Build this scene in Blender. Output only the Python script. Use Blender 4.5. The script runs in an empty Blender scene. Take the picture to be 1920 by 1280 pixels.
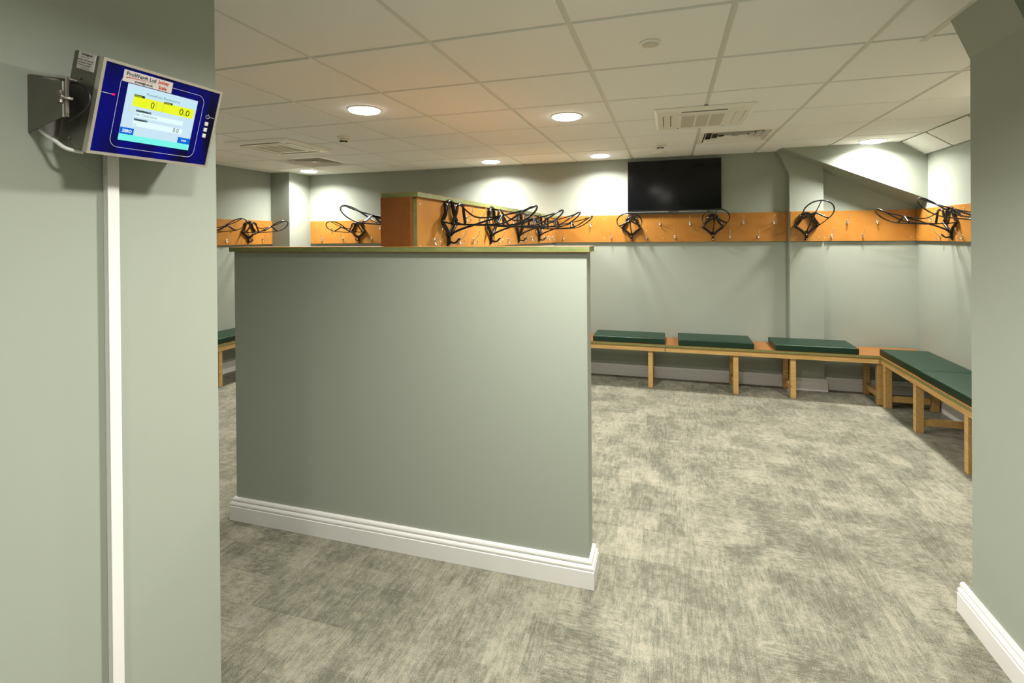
import bpy, bmesh, math, random
from mathutils import Vector, Matrix
random.seed(7)
PI = math.pi
SC = bpy.context.scene
COL = SC.collection

# ------------------------------------------------------------------ camera
EYE = 1.5
cam_data = bpy.data.cameras.new('camera')
cam = bpy.data.objects.new('camera', cam_data)
COL.objects.link(cam)
cam_data.sensor_width = 36.0
cam_data.lens = 958.378 / 1920 * 36.0
cam_data.shift_y = (448.34 - 640) / 1920
cam_data.clip_start = 0.02
R_, U_, F_ = (0.955935, 0.293464, -0.008138), (0.006627, 0.006145, 0.999959), (-0.293502, 0.95595, -0.003929)
cam.matrix_world = Matrix(((R_[0], U_[0], -F_[0], 0), (R_[1], U_[1], -F_[1], 0), (R_[2], U_[2], -F_[2], EYE), (0, 0, 0, 1)))
SC.camera = cam

# ------------------------------------------------------------------ world, exposure
world = bpy.data.worlds.new('world'); SC.world = world
world.use_nodes = True
world.node_tree.nodes['Background'].inputs[0].default_value = (0.9, 0.95, 1.0, 1)
world.node_tree.nodes['Background'].inputs[1].default_value = 0.0
SC.view_settings.view_transform = 'Standard'
SC.view_settings.look = 'None'
SC.view_settings.gamma = 1.0
SC.view_settings.exposure = 0.12
SC.view_settings.use_curve_mapping = False
LAMP_W = 22.5                     # radiant watts of each ceiling downlight
LAMP_COL = (1.0, 0.975, 0.92)
# downlight positions: seen in the photo first, then the ones out of its view that light the rest of the room
LAMPS_SEEN = [(-1.867, 2.87), (-0.667, 3.47), (-1.847, 5.255), (-0.667, 5.26), (-4.18, 5.225), (1.733, 5.27)]
LAMPS_MORE = [(-4.267, 2.87), (1.80, 3.47), (-0.22, 1.58), (-0.067, 0.47), (-0.067, -1.03)]  # unseen lamp before the partition placed off the tile grid to brighten it
LAMPS_SEEN_W = [1.05, 1.1, 0.29, 0.26, 0.34, 0.42]   # the ones close to the walls are set lower
LAMPS_MORE_W = {0: 0.8, 1: 0.9, 2: 0.84, 3: 0.03, 4: 0.30}

CEIL = 2.329
BACK = 5.63
LEFT = -4.78
RIGHT = 2.2

# ------------------------------------------------------------------ materials
def lin(c):
    return tuple(((x / 255) / 12.92 if x / 255 <= 0.04045 else ((x / 255 + 0.055) / 1.055) ** 2.4) for x in c) + (1,)

def mat(name, rgb=None, rough=0.5, metal=0.0, spec=0.5, coat=0.0, linear=None):
    m = bpy.data.materials.new(name); m.use_nodes = True
    b = m.node_tree.nodes['Principled BSDF']
    b.inputs['Base Color'].default_value = (*linear, 1) if linear else lin(rgb)
    b.inputs['Roughness'].default_value = rough
    b.inputs['Metallic'].default_value = metal
    b.inputs['Specular IOR Level'].default_value = spec
    b.inputs['Coat Weight'].default_value = coat
    return m

def N(m, kind, **kw):
    n = m.node_tree.nodes.new(kind)
    for k, v in kw.items(): setattr(n, k, v)
    return n
def L(m, a, b): m.node_tree.links.new(a, b)
def math_(m, op, a, b=None, c=None, clamp=False):
    n = N(m, 'ShaderNodeMath', operation=op); n.use_clamp = clamp
    for i, x in enumerate((a, b, c)):
        if x is None: continue
        if isinstance(x, (int, float)): n.inputs[i].default_value = x
        else: L(m, x, n.inputs[i])
    return n.outputs[0]
def ramp(m, fac, stops):
    n = N(m, 'ShaderNodeValToRGB'); L(m, fac, n.inputs[0])
    e = n.color_ramp.elements
    while len(e) > len(stops): e.remove(e[-1])
    while len(e) < len(stops): e.new(0.5)
    for i, (p, c) in enumerate(stops): e[i].position = p; e[i].color = c
    return n.outputs[0]
def coords(m, scale=(1, 1, 1), out='Object'):
    t = N(m, 'ShaderNodeTexCoord'); mp = N(m, 'ShaderNodeMapping')
    mp.inputs['Scale'].default_value = scale
    L(m, t.outputs[out], mp.inputs[0]); return mp.outputs[0]
def noise(m, vec, scale, detail=2, rough=0.5):
    n = N(m, 'ShaderNodeTexNoise'); L(m, vec, n.inputs['Vector'])
    n.inputs['Scale'].default_value = scale; n.inputs['Detail'].default_value = detail
    n.inputs['Roughness'].default_value = rough
    return n.outputs['Fac']
def bump(m, h, strength, dist):
    b = N(m, 'ShaderNodeBump'); b.inputs['Strength'].default_value = strength; b.inputs['Distance'].default_value = dist
    L(m, h, b.inputs['Height']); L(m, b.outputs[0], m.node_tree.nodes['Principled BSDF'].inputs['Normal'])
def base(m): return m.node_tree.nodes['Principled BSDF'].inputs['Base Color']

M_wall = mat('sage_paint', linear=(0.288, 0.312, 0.259), rough=0.55, spec=0.3)
v = coords(M_wall); bump(M_wall, noise(M_wall, v, 260, 2), 0.08, 0.001)
M_white = mat('white_gloss_paint', linear=(0.66, 0.65, 0.62), rough=0.35)
M_tile = mat('ceiling_tile', linear=(0.80, 0.80, 0.765), rough=0.9, spec=0.1)
v = coords(M_tile); bump(M_tile, noise(M_tile, v, 400, 2), 0.15, 0.001)
M_tee = mat('ceiling_tee', linear=(0.62, 0.615, 0.54), rough=0.5)
M_plastic = mat('white_plastic', linear=(0.80, 0.77, 0.69), rough=0.4)
M_grey_plastic = mat('grey_grille_plastic', linear=(0.60, 0.56, 0.48), rough=0.6)
M_dark = mat('dark_slot', linear=(0.03, 0.028, 0.022), rough=0.8)
M_green_vinyl = mat('green_vinyl', linear=(0.004, 0.023, 0.0105), rough=0.40, spec=0.35)
v = coords(M_green_vinyl); bump(M_green_vinyl, noise(M_green_vinyl, v, 500, 2), 0.1, 0.0006)
M_black_steel = mat('black_gloss_steel', linear=(0.006, 0.006, 0.006), rough=0.24, spec=0.35)
M_chrome = mat('chrome', linear=(0.75, 0.74, 0.72), rough=0.18, metal=1.0)
M_brass = mat('screw_metal', linear=(0.75, 0.62, 0.40), rough=0.3, metal=0.7)
M_steel = mat('brushed_steel', linear=(0.20, 0.19, 0.165), rough=0.38, metal=0.85)
M_steel_light = mat('brushed_steel_rim', linear=(0.62, 0.58, 0.53), rough=0.3, metal=0.75)
M_screen_black = mat('tv_glass', linear=(0.003, 0.003, 0.004), rough=0.11, spec=0.3)
M_tv_body = mat('tv_body', linear=(0.01, 0.01, 0.011), rough=0.3)
M_rubber = mat('black_cable', linear=(0.01, 0.01, 0.01), rough=0.4)

# laminate-faced board
M_lam = mat('orange_laminate', rough=0.38, linear=(0.6, 0.2, 0.03), spec=0.35)
v = coords(M_lam, (1, 1, 1))
f = noise(M_lam, v, 7, 5, 0.65)
L(M_lam, ramp(M_lam, f, [(0.25, (0.325, 0.128, 0.019, 1)), (0.75, (0.405, 0.176, 0.030, 1))]), base(M_lam))
M_lam_end = mat('shaded_orange_laminate', rough=0.4, linear=(0.30, 0.11, 0.02), spec=0.35)  # end panel's orange laminate with its shade darkened into the colour
M_lam_seat = mat('dimmed_orange_laminate', rough=0.4, linear=(0.24, 0.090, 0.020), spec=0.35)  # bench-top orange laminate, colour darkened to offset direct lamp light
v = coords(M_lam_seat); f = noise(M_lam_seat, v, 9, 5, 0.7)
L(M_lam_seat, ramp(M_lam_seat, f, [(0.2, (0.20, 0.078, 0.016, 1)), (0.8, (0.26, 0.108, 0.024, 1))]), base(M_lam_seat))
v = coords(M_lam_end); f = noise(M_lam_end, v, 25, 5, 0.7)
L(M_lam_end, ramp(M_lam_end, f, [(0.2, (0.165, 0.055, 0.012, 1)), (0.8, (0.21, 0.078, 0.017, 1))]), base(M_lam_end))
M_green_edge = mat('green_fibreboard_edge', rough=0.5, linear=(0.3, 0.3, 0.1))
v = coords(M_green_edge, (3, 3, 12)); f = noise(M_green_edge, v, 5, 4, 0.6)
L(M_green_edge, ramp(M_green_edge, f, [(0.3, (0.115, 0.16, 0.042, 1)), (0.7, (0.21, 0.225, 0.085, 1))]), base(M_green_edge))
# pine
M_pine = mat('pine', rough=0.5, linear=(0.7, 0.45, 0.18))
v = coords(M_pine, (1.2, 14, 14)); f = noise(M_pine, v, 4, 4, 0.6)
c1 = ramp(M_pine, f, [(0.3, (0.40, 0.225, 0.062, 1)), (0.7, (0.54, 0.345, 0.125, 1))])
v2 = coords(M_pine, (5, 9, 9)); vo = N(M_pine, 'ShaderNodeTexVoronoi'); L(M_pine, v2, vo.inputs['Vector']); vo.inputs['Scale'].default_value = 1.0
k = ramp(M_pine, vo.outputs['Distance'], [(0.05, (1, 1, 1, 1)), (0.11, (0, 0, 0, 1))])
mx = N(M_pine, 'ShaderNodeMix', data_type='RGBA'); L(M_pine, k, mx.inputs[0]); L(M_pine, c1, mx.inputs[6]); mx.inputs[7].default_value = (0.25, 0.09, 0.025, 1)
L(M_pine, mx.outputs[2], base(M_pine))

# carpet: patchwork of tufted blocks, streaks running along Y, loop speckle
M_carpet = mat('carpet', rough=0.95, spec=0.05, linear=(0.5, 0.47, 0.35))
m = M_carpet
tc = N(m, 'ShaderNodeTexCoord'); sep = N(m, 'ShaderNodeSeparateXYZ'); L(m, tc.outputs['Object'], sep.inputs[0])
def cellnoise(sx, sy, ox, oy):
    cy = math_(m, 'FLOOR', math_(m, 'MULTIPLY', math_(m, 'ADD', sep.outputs[1], oy), 1 / sy))
    shift = math_(m, 'MULTIPLY', math_(m, 'FRACT', math_(m, 'MULTIPLY', cy, 0.37)), sx)
    cx = math_(m, 'FLOOR', math_(m, 'MULTIPLY', math_(m, 'ADD', math_(m, 'ADD', sep.outputs[0], ox), shift), 1 / sx))
    cb = N(m, 'ShaderNodeCombineXYZ'); L(m, cx, cb.inputs[0]); L(m, cy, cb.inputs[1])
    w = N(m, 'ShaderNodeTexWhiteNoise', noise_dimensions='2D'); L(m, cb.outputs[0], w.inputs['Vector'])
    return w.outputs['Value']
a = cellnoise(0.25, 0.25, 0.11, 0.07)
b = cellnoise(0.125, 0.17, 0.02, 0.19)
pick = math_(m, 'GREATER_THAN', cellnoise(0.25, 0.50, 0.31, 0.41), 0.66)
g = noise(m, coords(m, (1, 0.7, 1)), 7, 3, 0.65)
sy = noise(m, coords(m, (120, 9, 1)), 1.0, 2, 0.6)
sy2 = noise(m, coords(m, (48, 7, 1)), 1.0, 3, 0.7)
sx = noise(m, coords(m, (16, 90, 1)), 1.0, 3, 0.7)
mixs = N(m, 'ShaderNodeMix', data_type='FLOAT'); L(m, pick, mixs.inputs[0])
L(m, math_(m, 'ADD', math_(m, 'MULTIPLY', sy, 0.55), math_(m, 'MULTIPLY', sy2, 0.45)), mixs.inputs[2]); L(m, sx, mixs.inputs[3])
s2 = noise(m, coords(m, (34, 26, 1)), 1.0, 4, 0.8)
sp = noise(m, coords(m, (1, 1, 1)), 300, 2, 0.7)
# signed sum: blocks, ragged patches, streaks, pile
def centred(x, w): return math_(m, 'MULTIPLY', math_(m, 'SUBTRACT', x, 0.5), w)
t = centred(a, 0.30)
for x_, w_ in ((b, 0.26), (g, 1.25), (mixs.outputs[0], 1.55), (s2, 1.5), (sp, 2.6)): t = math_(m, 'ADD', t, centred(x_, w_))
t2 = math_(m, 'MULTIPLY_ADD', t, 1.05, 0.51, clamp=True)
tone = ramp(m, t2, [(0.0, (0.105, 0.103, 0.076, 1)), (0.30, (0.145, 0.142, 0.108, 1)), (0.70, (0.230, 0.221, 0.168, 1)), (1.0, (0.295, 0.279, 0.212, 1))])
L(m, tone, base(m))
bump(m, sp, 0.6, 0.003)

def emis(name, rgb, strength=1.0):
    mm = bpy.data.materials.new(name); mm.use_nodes = True
    nt = mm.node_tree; nt.nodes.clear()
    e = nt.nodes.new('ShaderNodeEmission'); o = nt.nodes.new('ShaderNodeOutputMaterial')
    e.inputs[0].default_value = lin(rgb); e.inputs[1].default_value = strength
    nt.links.new(e.outputs[0], o.inputs[0]); return mm
M_lamp = emis('lamp_diffuser', (255, 250, 240), 16.0)
# display fascia, mottled near-black and blue
M_blue = mat('blue_fascia', linear=(0.004, 0.004, 0.10), rough=0.25, spec=0.12)
v = coords(M_blue, (18, 5, 1)); f = noise(M_blue, v, 1.0, 1)
L(M_blue, ramp(M_blue, f, [(0.35, (0.002, 0.002, 0.018, 1)), (0.62, (0.001, 0.002, 0.17, 1))]), base(M_blue))
M_line = mat('white_print', linear=(0.6, 0.62, 0.75), rough=0.5)
M_sticker = mat('sticker', linear=(0.62, 0.58, 0.57), rough=0.5)
M_ink = mat('black_ink', linear=(0.01, 0.01, 0.01), rough=0.6)
M_red = mat('red_ink', linear=(0.55, 0.02, 0.02), rough=0.6)
E_bg = emis('screen_pale_blue', (196, 222, 236), 1.0)
E_strip = emis('screen_white_strip', (222, 246, 246), 1.0)
E_title = emis('screen_title_band', (190, 226, 236), 1.0)
E_yel = emis('screen_yellow', (228, 240, 42), 1.0)
E_cyan = emis('screen_cyan', (120, 240, 226), 1.0)
E_btn = emis('screen_blue_button', (20, 105, 205), 1.0)
E_white = emis('screen_white_text', (240, 246, 255), 1.0)
E_dark = emis('screen_dark_text', (40, 55, 30), 1.0)
E_grey = emis('screen_grey_text', (95, 120, 130), 1.0)
E_led = emis('red_led', (255, 12, 40), 3.0)

# ------------------------------------------------------------------ mesh helpers
class MB:
    def __init__(s): s.bm = bmesh.new(); s.mi = 0
    def poly(s, pts):
        f = s.bm.faces.new([s.bm.verts.new(p) for p in pts]); f.material_index = s.mi; return f
    def box(s, x0, x1, y0, y1, z0, z1, mi=None):
        mi = s.mi if mi is None else mi
        vs = [s.bm.verts.new((x, y, z)) for x in (x0, x1) for y in (y0, y1) for z in (z0, z1)]
        for q in ((0, 1, 3, 2), (4, 6, 7, 5), (0, 4, 5, 1), (2, 3, 7, 6), (0, 2, 6, 4), (1, 5, 7, 3)):
            f = s.bm.faces.new([vs[i] for i in q]); f.material_index = mi
        return s
    def hexa(s, low, high, mi=None):
        mi = s.mi if mi is None else mi
        a = [s.bm.verts.new(p) for p in low]; b = [s.bm.verts.new(p) for p in high]; n = len(a)
        fs = [s.bm.faces.new(a[::-1]), s.bm.faces.new(b)]
        for i in range(n): fs.append(s.bm.faces.new((a[i], a[(i + 1) % n], b[(i + 1) % n], b[i])))
        for f in fs: f.material_index = mi
        return s
    def lathe(s, prof, c=(0, 0, 0), n=40, axis='z'):
        rings = []
        for r, h in prof:
            ring = []
            for i in range(n):
                a_ = 2 * PI * i / n
                p = (r * math.cos(a_), r * math.sin(a_), h)
                if axis == 'y': p = (p[0], p[2], p[1])
                if axis == 'x': p = (p[2], p[0], p[1])
                ring.append(s.bm.verts.new((c[0] + p[0], c[1] + p[1], c[2] + p[2])))
            rings.append(ring)
        for A, B in zip(rings, rings[1:]):
            for i in range(n):
                f = s.bm.faces.new((A[i], A[(i + 1) % n], B[(i + 1) % n], B[i])); f.material_index = s.mi; f.smooth = True
        for R in (rings[0][::-1], rings[-1]):
            f = s.bm.faces.new(R); f.material_index = s.mi
        return s
    def tube(s, pts, r, n=10, smooth=0, closed=False, flat=None):
        P = [Vector(p) for p in pts]
        rr = list(r) if isinstance(r, (list, tuple)) else [r] * len(P)
        if smooth:
            Q = []; RR = []; K = len(P)
            rng = range(K if closed else K - 1)
            for i in rng:
                if closed: p0, p1, p2, p3 = P[i - 1], P[i], P[(i + 1) % K], P[(i + 2) % K]
                else: p0, p1, p2, p3 = P[max(i - 1, 0)], P[i], P[i + 1], P[min(i + 2, K - 1)]
                for j in range(smooth):
                    t_ = j / smooth
                    Q.append(0.5 * ((2 * p1) + (p2 - p0) * t_ + (2 * p0 - 5 * p1 + 4 * p2 - p3) * t_ ** 2 + (3 * p1 - p0 - 3 * p2 + p3) * t_ ** 3))
                    RR.append(rr[i] * (1 - t_) + rr[(i + 1) % K] * t_)
            if not closed: Q.append(P[-1]); RR.append(rr[-1])
            P, rr = Q, RR
        K = len(P); rings = []; nrm = None
        for i in range(K):
            if closed: d = (P[(i + 1) % K] - P[i - 1])
            else: d = P[min(i + 1, K - 1)] - P[max(i - 1, 0)]
            if d.length < 1e-9: d = Vector((0, 0, 1))
            d.normalize()
            if nrm is None:
                nrm = Vector((0, 0, 1)) if abs(d.z) < 0.9 else Vector((1, 0, 0))
                if flat: nrm = Vector(flat)
            nrm = (nrm - d * nrm.dot(d))
            if nrm.length < 1e-6: nrm = d.orthogonal()
            nrm.normalize(); bn = d.cross(nrm)
            rings.append([s.bm.verts.new(P[i] + (nrm * math.cos(2 * PI * k_ / n) + bn * math.sin(2 * PI * k_ / n)) * rr[i]) for k_ in range(n)])
        segs = list(zip(rings, rings[1:])) + ([(rings[-1], rings[0])] if closed else [])
        for A, B in segs:
            for k_ in range(n):
                f = s.bm.faces.new((A[k_], A[(k_ + 1) % n], B[(k_ + 1) % n], B[k_])); f.smooth = True; f.material_index = s.mi
        if not closed:
            for R in (rings[0][::-1], rings[-1]):
                f = s.bm.faces.new(R); f.material_index = s.mi
        return s
    def ball(s, c, r, n=10):
        pr = [(max(r * math.sin(PI * i / 8), 1e-5), -r * math.cos(PI * i / 8)) for i in range(9)]
        return s.lathe(pr, c, n)
    def sweep(s, prof, path, closed=False):
        """profile of (out, height) swept along a floor path; 'out' is to the right-hand side of travel"""
        P = [Vector((p[0], p[1])) for p in path]; K = len(P); rings = []
        for i in range(K):
            d1 = (P[i] - P[i - 1]).normalized() if (i > 0 or closed) else None
            d2 = (P[(i + 1) % K] - P[i]).normalized() if (i < K - 1 or closed) else None
            if d1 is None: d1 = d2
            if d2 is None: d2 = d1
            n1 = Vector((d1.y, -d1.x)); n2 = Vector((d2.y, -d2.x))
            mit = (n1 + n2); mit = mit / max(mit.dot(n1), 1e-6)
            rings.append([s.bm.verts.new((P[i].x + mit.x * o, P[i].y + mit.y * o, h)) for o, h in prof])
        segs = list(zip(rings, rings[1:])) + ([(rings[-1], rings[0])] if closed else [])
        for A, B in segs:
            for k_ in range(len(prof)):
                s.bm.faces.new((A[k_], B[k_], B[(k_ + 1) % len(prof)], A[(k_ + 1) % len(prof)])).material_index = s.mi
        if not closed:
            s.bm.faces.new(rings[0]).material_index = s.mi; s.bm.faces.new(rings[-1][::-1]).material_index = s.mi
        return s
    def build(s, name, mats, parent=None, bevel=0.0, seg=2, loc=None):
        bmesh.ops.recalc_face_normals(s.bm, faces=s.bm.faces[:])
        me = bpy.data.meshes.new(name); s.bm.to_mesh(me); s.bm.free()
        for x in (mats if isinstance(mats, (list, tuple)) else [mats]): me.materials.append(x)
        o = bpy.data.objects.new(name, me); COL.objects.link(o)
        if parent: o.parent = parent
        if loc: o.location = loc
        if bevel:
            md = o.modifiers.new('bevel', 'BEVEL'); md.width = bevel; md.segments = seg; md.limit_method = 'ANGLE'; md.angle_limit = 0.6
            md.harden_normals = False
            for p_ in me.polygons: p_.use_smooth = True
            w = o.modifiers.new('wn', 'WEIGHTED_NORMAL'); w.keep_sharp = False
        return o

def tag(o, label, cat, group=None, kind=None):
    o['label'] = label; o['category'] = cat
    if group: o['group'] = group
    if kind: o['kind'] = kind
    return o
def empty(name, loc=(0, 0, 0), rz=0.0):
    o = bpy.data.objects.new(name, None); COL.objects.link(o)
    o.location = loc; o.rotation_euler = (0, 0, rz); o.empty_display_size = 0.1
    return o
def copy_tree(o, parent=None):
    c = o.copy(); COL.objects.link(c)
    if parent: c.parent = parent
    for ch in list(o.children): copy_tree(ch, c)
    return c
def S(name, mb, m_, label, cat, bevel=0.0):
    return tag(mb.build(name, m_, bevel=bevel), label, cat, kind='structure')

def text(body, size, m_, parent, x, y, z=0.0, name='lettering', align='LEFT', sx=1.0, shear=0.0, bold=0.0):
    """writing in the parent's XY plane, baseline at (x, y)"""
    cu = bpy.data.curves.new(name, 'FONT'); cu.body = body; cu.size = size; cu.align_x = align
    cu.shear = shear; cu.offset = bold; cu.resolution_u = 3
    tmp = bpy.data.objects.new(name, cu); COL.objects.link(tmp)
    dg = bpy.context.evaluated_depsgraph_get(); dg.update()
    me = bpy.data.meshes.new_from_object(tmp.evaluated_get(dg))
    bpy.data.objects.remove(tmp)
    for vv in me.vertices: vv.co.x = vv.co.x * sx + x; vv.co.y += y; vv.co.z = z
    me.materials.clear(); me.materials.append(m_)
    for p_ in me.polygons: p_.material_index = 0
    o = bpy.data.objects.new(name, me); COL.objects.link(o); o.parent = parent
    return o

# ------------------------------------------------------------------ room shell
S('floor', MB().box(-5.0, 2.5, -1.8, 5.9, -0.06, 0.0), M_carpet, 'beige and grey patchwork carpet covering the changing room floor', 'floor')
S('wall_back', MB().box(-4.98, 2.4, BACK, BACK + 0.15, 0, 2.6), M_wall, 'long sage green wall behind the television and hook boards', 'wall')
S('wall_left', MB().box(LEFT - 0.15, LEFT, 1.0, BACK + 0.1, 0, 2.6), M_wall, 'sage green wall at the far left behind the low partition', 'wall')
S('wall_left_column', MB().box(LEFT - 0.02, -4.50, 5.255, BACK + 0.02, 0, 2.5), M_wall, 'square boxed column in the far left corner', 'column')
S('wall_right', MB().box(RIGHT, RIGHT + 0.15, 2.3, BACK + 0.1, 0, 2.6), M_wall, 'sage green wall on the far right above the side bench', 'wall')
S('wall_near_left', MB().box(-4.9, -1.2, -1.7, 1.118, 0, 2.6), M_wall, 'near sage green wall at the left edge carrying the weighing display', 'wall', bevel=0.004)
S('wall_near_right', MB().box(1.11, 2.4, -1.7, 2.40, 0, 2.6), M_wall, 'near sage green wall pier at the right edge', 'wall', bevel=0.004)
S('wall_rear', MB().box(-1.3, 1.2, -1.75, -1.6, 0, 2.6), M_wall, 'sage green wall closing the passage behind the viewer', 'wall')

# raking haunch on the near right pier
hz = 2.172
mb = MB(); mb.hexa([(1.12, 2.07, hz), (1.11, 2.07, hz), (1.02, 2.07, 2.40), (1.12, 2.07, 2.40)], [(1.12, 2.40, hz), (1.11, 2.40, hz), (1.02, 2.40, 2.40), (1.12, 2.40, 2.40)])
S('wall_near_right_haunch', mb, M_wall, 'sloping haunch leaning out at the top of the near right pier', 'wall')
# back column, its chamfered top leaning left
mb = MB(); prof = [(1.125, 0), (1.417, 0), (1.417, 2.5), (0.95, 2.5), (1.125, 2.092)]
mb.hexa([(x, BACK + 0.02, z) for x, z in prof], [(x, 5.555, z) for x, z in prof])
S('wall_back_column', mb, M_wall, 'shallow wall column right of the television with a slanted top', 'column')
# sloping bulkhead under the raked stand
mb = MB()
fr = [(1.02, 5.42, 2.335), (1.995, 5.42, 1.90), (2.21, 5.42, 1.805), (2.21, 5.42, 2.45), (1.02, 5.42, 2.45)]
bk = [(1.02, BACK + 0.01, 2.32), (2.0, BACK + 0.01, 1.835), (2.21, BACK + 0.01, 1.735), (2.21, BACK + 0.01, 2.45), (1.02, BACK + 0.01, 2.45)]
mb.hexa(bk, fr)
S('wall_bulkhead', mb, M_wall, 'sloping boxed bulkhead descending to the far right corner', 'bulkhead')

# ceiling: recessed tiles in an exposed grid
G0x, G0y, TP = -1.567, 1.37, 0.6
mb = MB()
z0, z1 = CEIL, CEIL + 0.0065
mb.mi = 1
def soff(x0, x1, y0, y1): mb.poly([(x0, y0, z1), (x0, y1, z1), (x1, y1, z1), (x1, y0, z1)])
for i in range(-6, 6):
    for j in range(-6, 8):
        xa, xb = G0x + TP * i, G0x + TP * (i + 1); ya, yb = G0y + TP * j, G0y + TP * (j + 1)
        if (i, j) in ((-4, 5), (3, 5)):     # the air diffusers sit in open cells
            soff(xa, xa + .016, ya, yb); soff(xb - .016, xb, ya, yb); soff(xa + .016, xb - .016, ya, ya + .016); soff(xa + .016, xb - .016, yb - .016, yb)
        else: soff(xa, xb, ya, yb)
soff(G0x + TP * 6, 2.45, -1.8, 5.8)
mb.poly([(-5.0, -1.8, z1 + 0.07), (2.4, -1.8, z1 + 0.07), (2.4, 5.8, z1 + 0.07), (-5.0, 5.8, z1 + 0.07)])
mb.mi = 0
skip = {}
def tile(x0, x1, y0, y1, zf=lambda x: z0):
    g_ = 0.0105; e_ = 0.0025
    a = [(x0 + g_, y0 + g_), (x1 - g_, y0 + g_), (x1 - g_, y1 - g_), (x0 + g_, y1 - g_)]
    lo = [(x + (e_ if i in (0, 3) else -e_), y + (e_ if i < 2 else -e_)) for i, (x, y) in enumerate(a)]
    lowv = [mb.bm.verts.new((x, y, zf(x))) for x, y in lo]
    up = [mb.bm.verts.new((x, y, zf(x) + 0.0075)) for x, y in a]
    mb.bm.faces.new(lowv)
    for i in range(4): mb.bm.faces.new((lowv[i], lowv[(i + 1) % 4], up[(i + 1) % 4], up[i]))
nx0, nx1 = -6, 6
VENTS = [(-4, 5), (3, 5)]     # cells taken by air diffusers
for i in range(-6, 6):
    for j in range(-6, 8):
        if (i, j) in VENTS: continue
        xa, xb = G0x + TP * i, G0x + TP * (i + 1); ya, yb = G0y + TP * j, G0y + TP * (j + 1)
        xa = max(xa, LEFT); yb = min(yb, BACK); ya = max(ya, -1.65)
        xb = min(xb, 2.0)
        if xb - xa < 0.05 or yb - ya < 0.035: continue
        tile(xa, xb, ya, yb)
# strip beyond the last bar folds down towards the right wall
for j in range(1, 8):
    ya, yb = G0y + TP * j, min(G0y + TP * (j + 1), BACK)
    if yb - ya < 0.035: continue
    tile(2.0, 2.195, ya, yb, lambda x: z0 - (x - 2.0) * 0.66)
S('ceiling', mb, [M_tile, M_tee], 'suspended ceiling of cream square tiles in a metal grid', 'ceiling')
# perimeter trims where ceiling meets the sloping haunch and the back wall
S('trim_1', MB().box(1.035, 1.062, 1.2, 2.62, CEIL - 0.004, CEIL + 0.004), M_tee, 'cream edge trim of the ceiling beside the near right pier', 'trim')

# partition: low wall, its cap, and the tall central divider with boards
PX0, PX1, PY0, PY1 = -2.232, -0.337, 2.185, 2.292
S('wall_partition', MB().box(PX0, PX1, PY0, PY1, 0, 1.434), M_wall, 'low sage green partition wall in the middle of the room', 'partition', bevel=0.003)
def capped(mb, x0, x1, y0, y1, z0_, z1_):
    mb.box(x0, x1, y0, y1, z1_ - 0.0018, z1_, 1); mb.box(x0 + .0005, x1 - .0005, y0 + .0005, y1 - .0005, z0_ + 0.0015, z1_ - 0.0018, 0); mb.box(x0, x1, y0, y1, z0_, z0_ + 0.0015, 1)
mb = MB(); capped(mb, -2.247, -0.322, 2.165, 2.309, 1.4345, 1.4585)
tag(mb.build('partition_cap', [M_green_edge, M_lam]), 'long flat board with green edge capping the low partition', 'cap')
SX0, SX1, SY0, SY1 = -1.404, -1.217, 2.33, BACK
S('wall_divider', MB().box(SX0 + 0.018, SX1 - 0.018, SY0 + 0.001, SY1 - 0.0005, 0, 1.707).box(SX0 + 0.018, SX1 - 0.018, PY1 + 0.0005, SY0 + 0.001, 0, 1.434), M_wall, 'central sage green divider wall running back from the low partition', 'partition')
S('trim_2', MB().box(SX0 + 0.0005, SX1 - 0.0185, SY0 - 0.0365, SY0 - 0.002, 1.4595, 1.7065), M_lam_end, 'shade-darkened orange laminate end panel of the central divider above the low partition', 'trim')
mb = MB(); capped(mb, SX0 - 0.012, SX1 + 0.012, SY0 - 0.012, SY1 - 0.02, 1.7075, 1.7325)
tag(mb.build('divider_cap', [M_green_edge, M_lam]), 'green-edged board capping the tall central divider', 'cap')

# skirting boards
SK = [(0, .001), (.024, .001), (.024, .074), (.0205, .0765), (.0205, .0785), (.0225, .083), (.0225, .088), (.0195, .094), (.0150, .097), (.0120, .0985), (.0120, .102), (.0148, .1035), (.0148, .109), (.0125, .115), (.008, .119), (0, .119)]
def skirt(n, path, label, closed=False):
    o = S(n, MB().sweep(SK, path, closed), M_white, label, 'skirting board'); return o
skirt('baseboard_partition', [(SX1 - 0.02, PY1), (PX1, PY1), (PX1, PY0), (PX0, PY0), (PX0, PY1), (SX0 + 0.02, PY1)][::-1], 'white moulded skirting wrapped around the low partition')
skirt('baseboard_back', [(-4.50, BACK), (SX0 + 0.018, BACK)], 'white skirting at the foot of the back wall left of the divider')
skirt('baseboard_back_right', [(SX1 - 0.018, BACK), (1.125, BACK), (1.125, 5.555), (1.417, 5.555), (1.417, BACK), (RIGHT, BACK), (RIGHT, 2.41)], 'white skirting running under the benches along the back and right walls')
skirt('baseboard_divider_right', [(SX1 - 0.018, BACK - 0.03), (SX1 - 0.018, PY1 + 0.03)][::-1], 'white skirting along the right foot of the central divider, hidden by the low partition')
skirt('baseboard_divider_left', [(SX0 + 0.018, BACK - 0.03), (SX0 + 0.018, PY1 + 0.03)], 'white skirting along the left foot of the central divider, hidden by the low partition')
skirt('baseboard_left', [(LEFT, 1.13), (LEFT, 5.255), (-4.50, 5.255), (-4.50, BACK)], 'white skirting at the foot of the far left wall and corner column')
skirt('baseboard_near_right', [(1.11, 2.455), (1.11, -1.6)], 'white moulded skirting at the foot of the near right pier')
skirt('baseboard_near_left', [(-1.2, -1.6), (-1.2, 1.118), (-4.7, 1.118)], 'white skirting along the near left wall, mostly below the frame')

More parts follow.
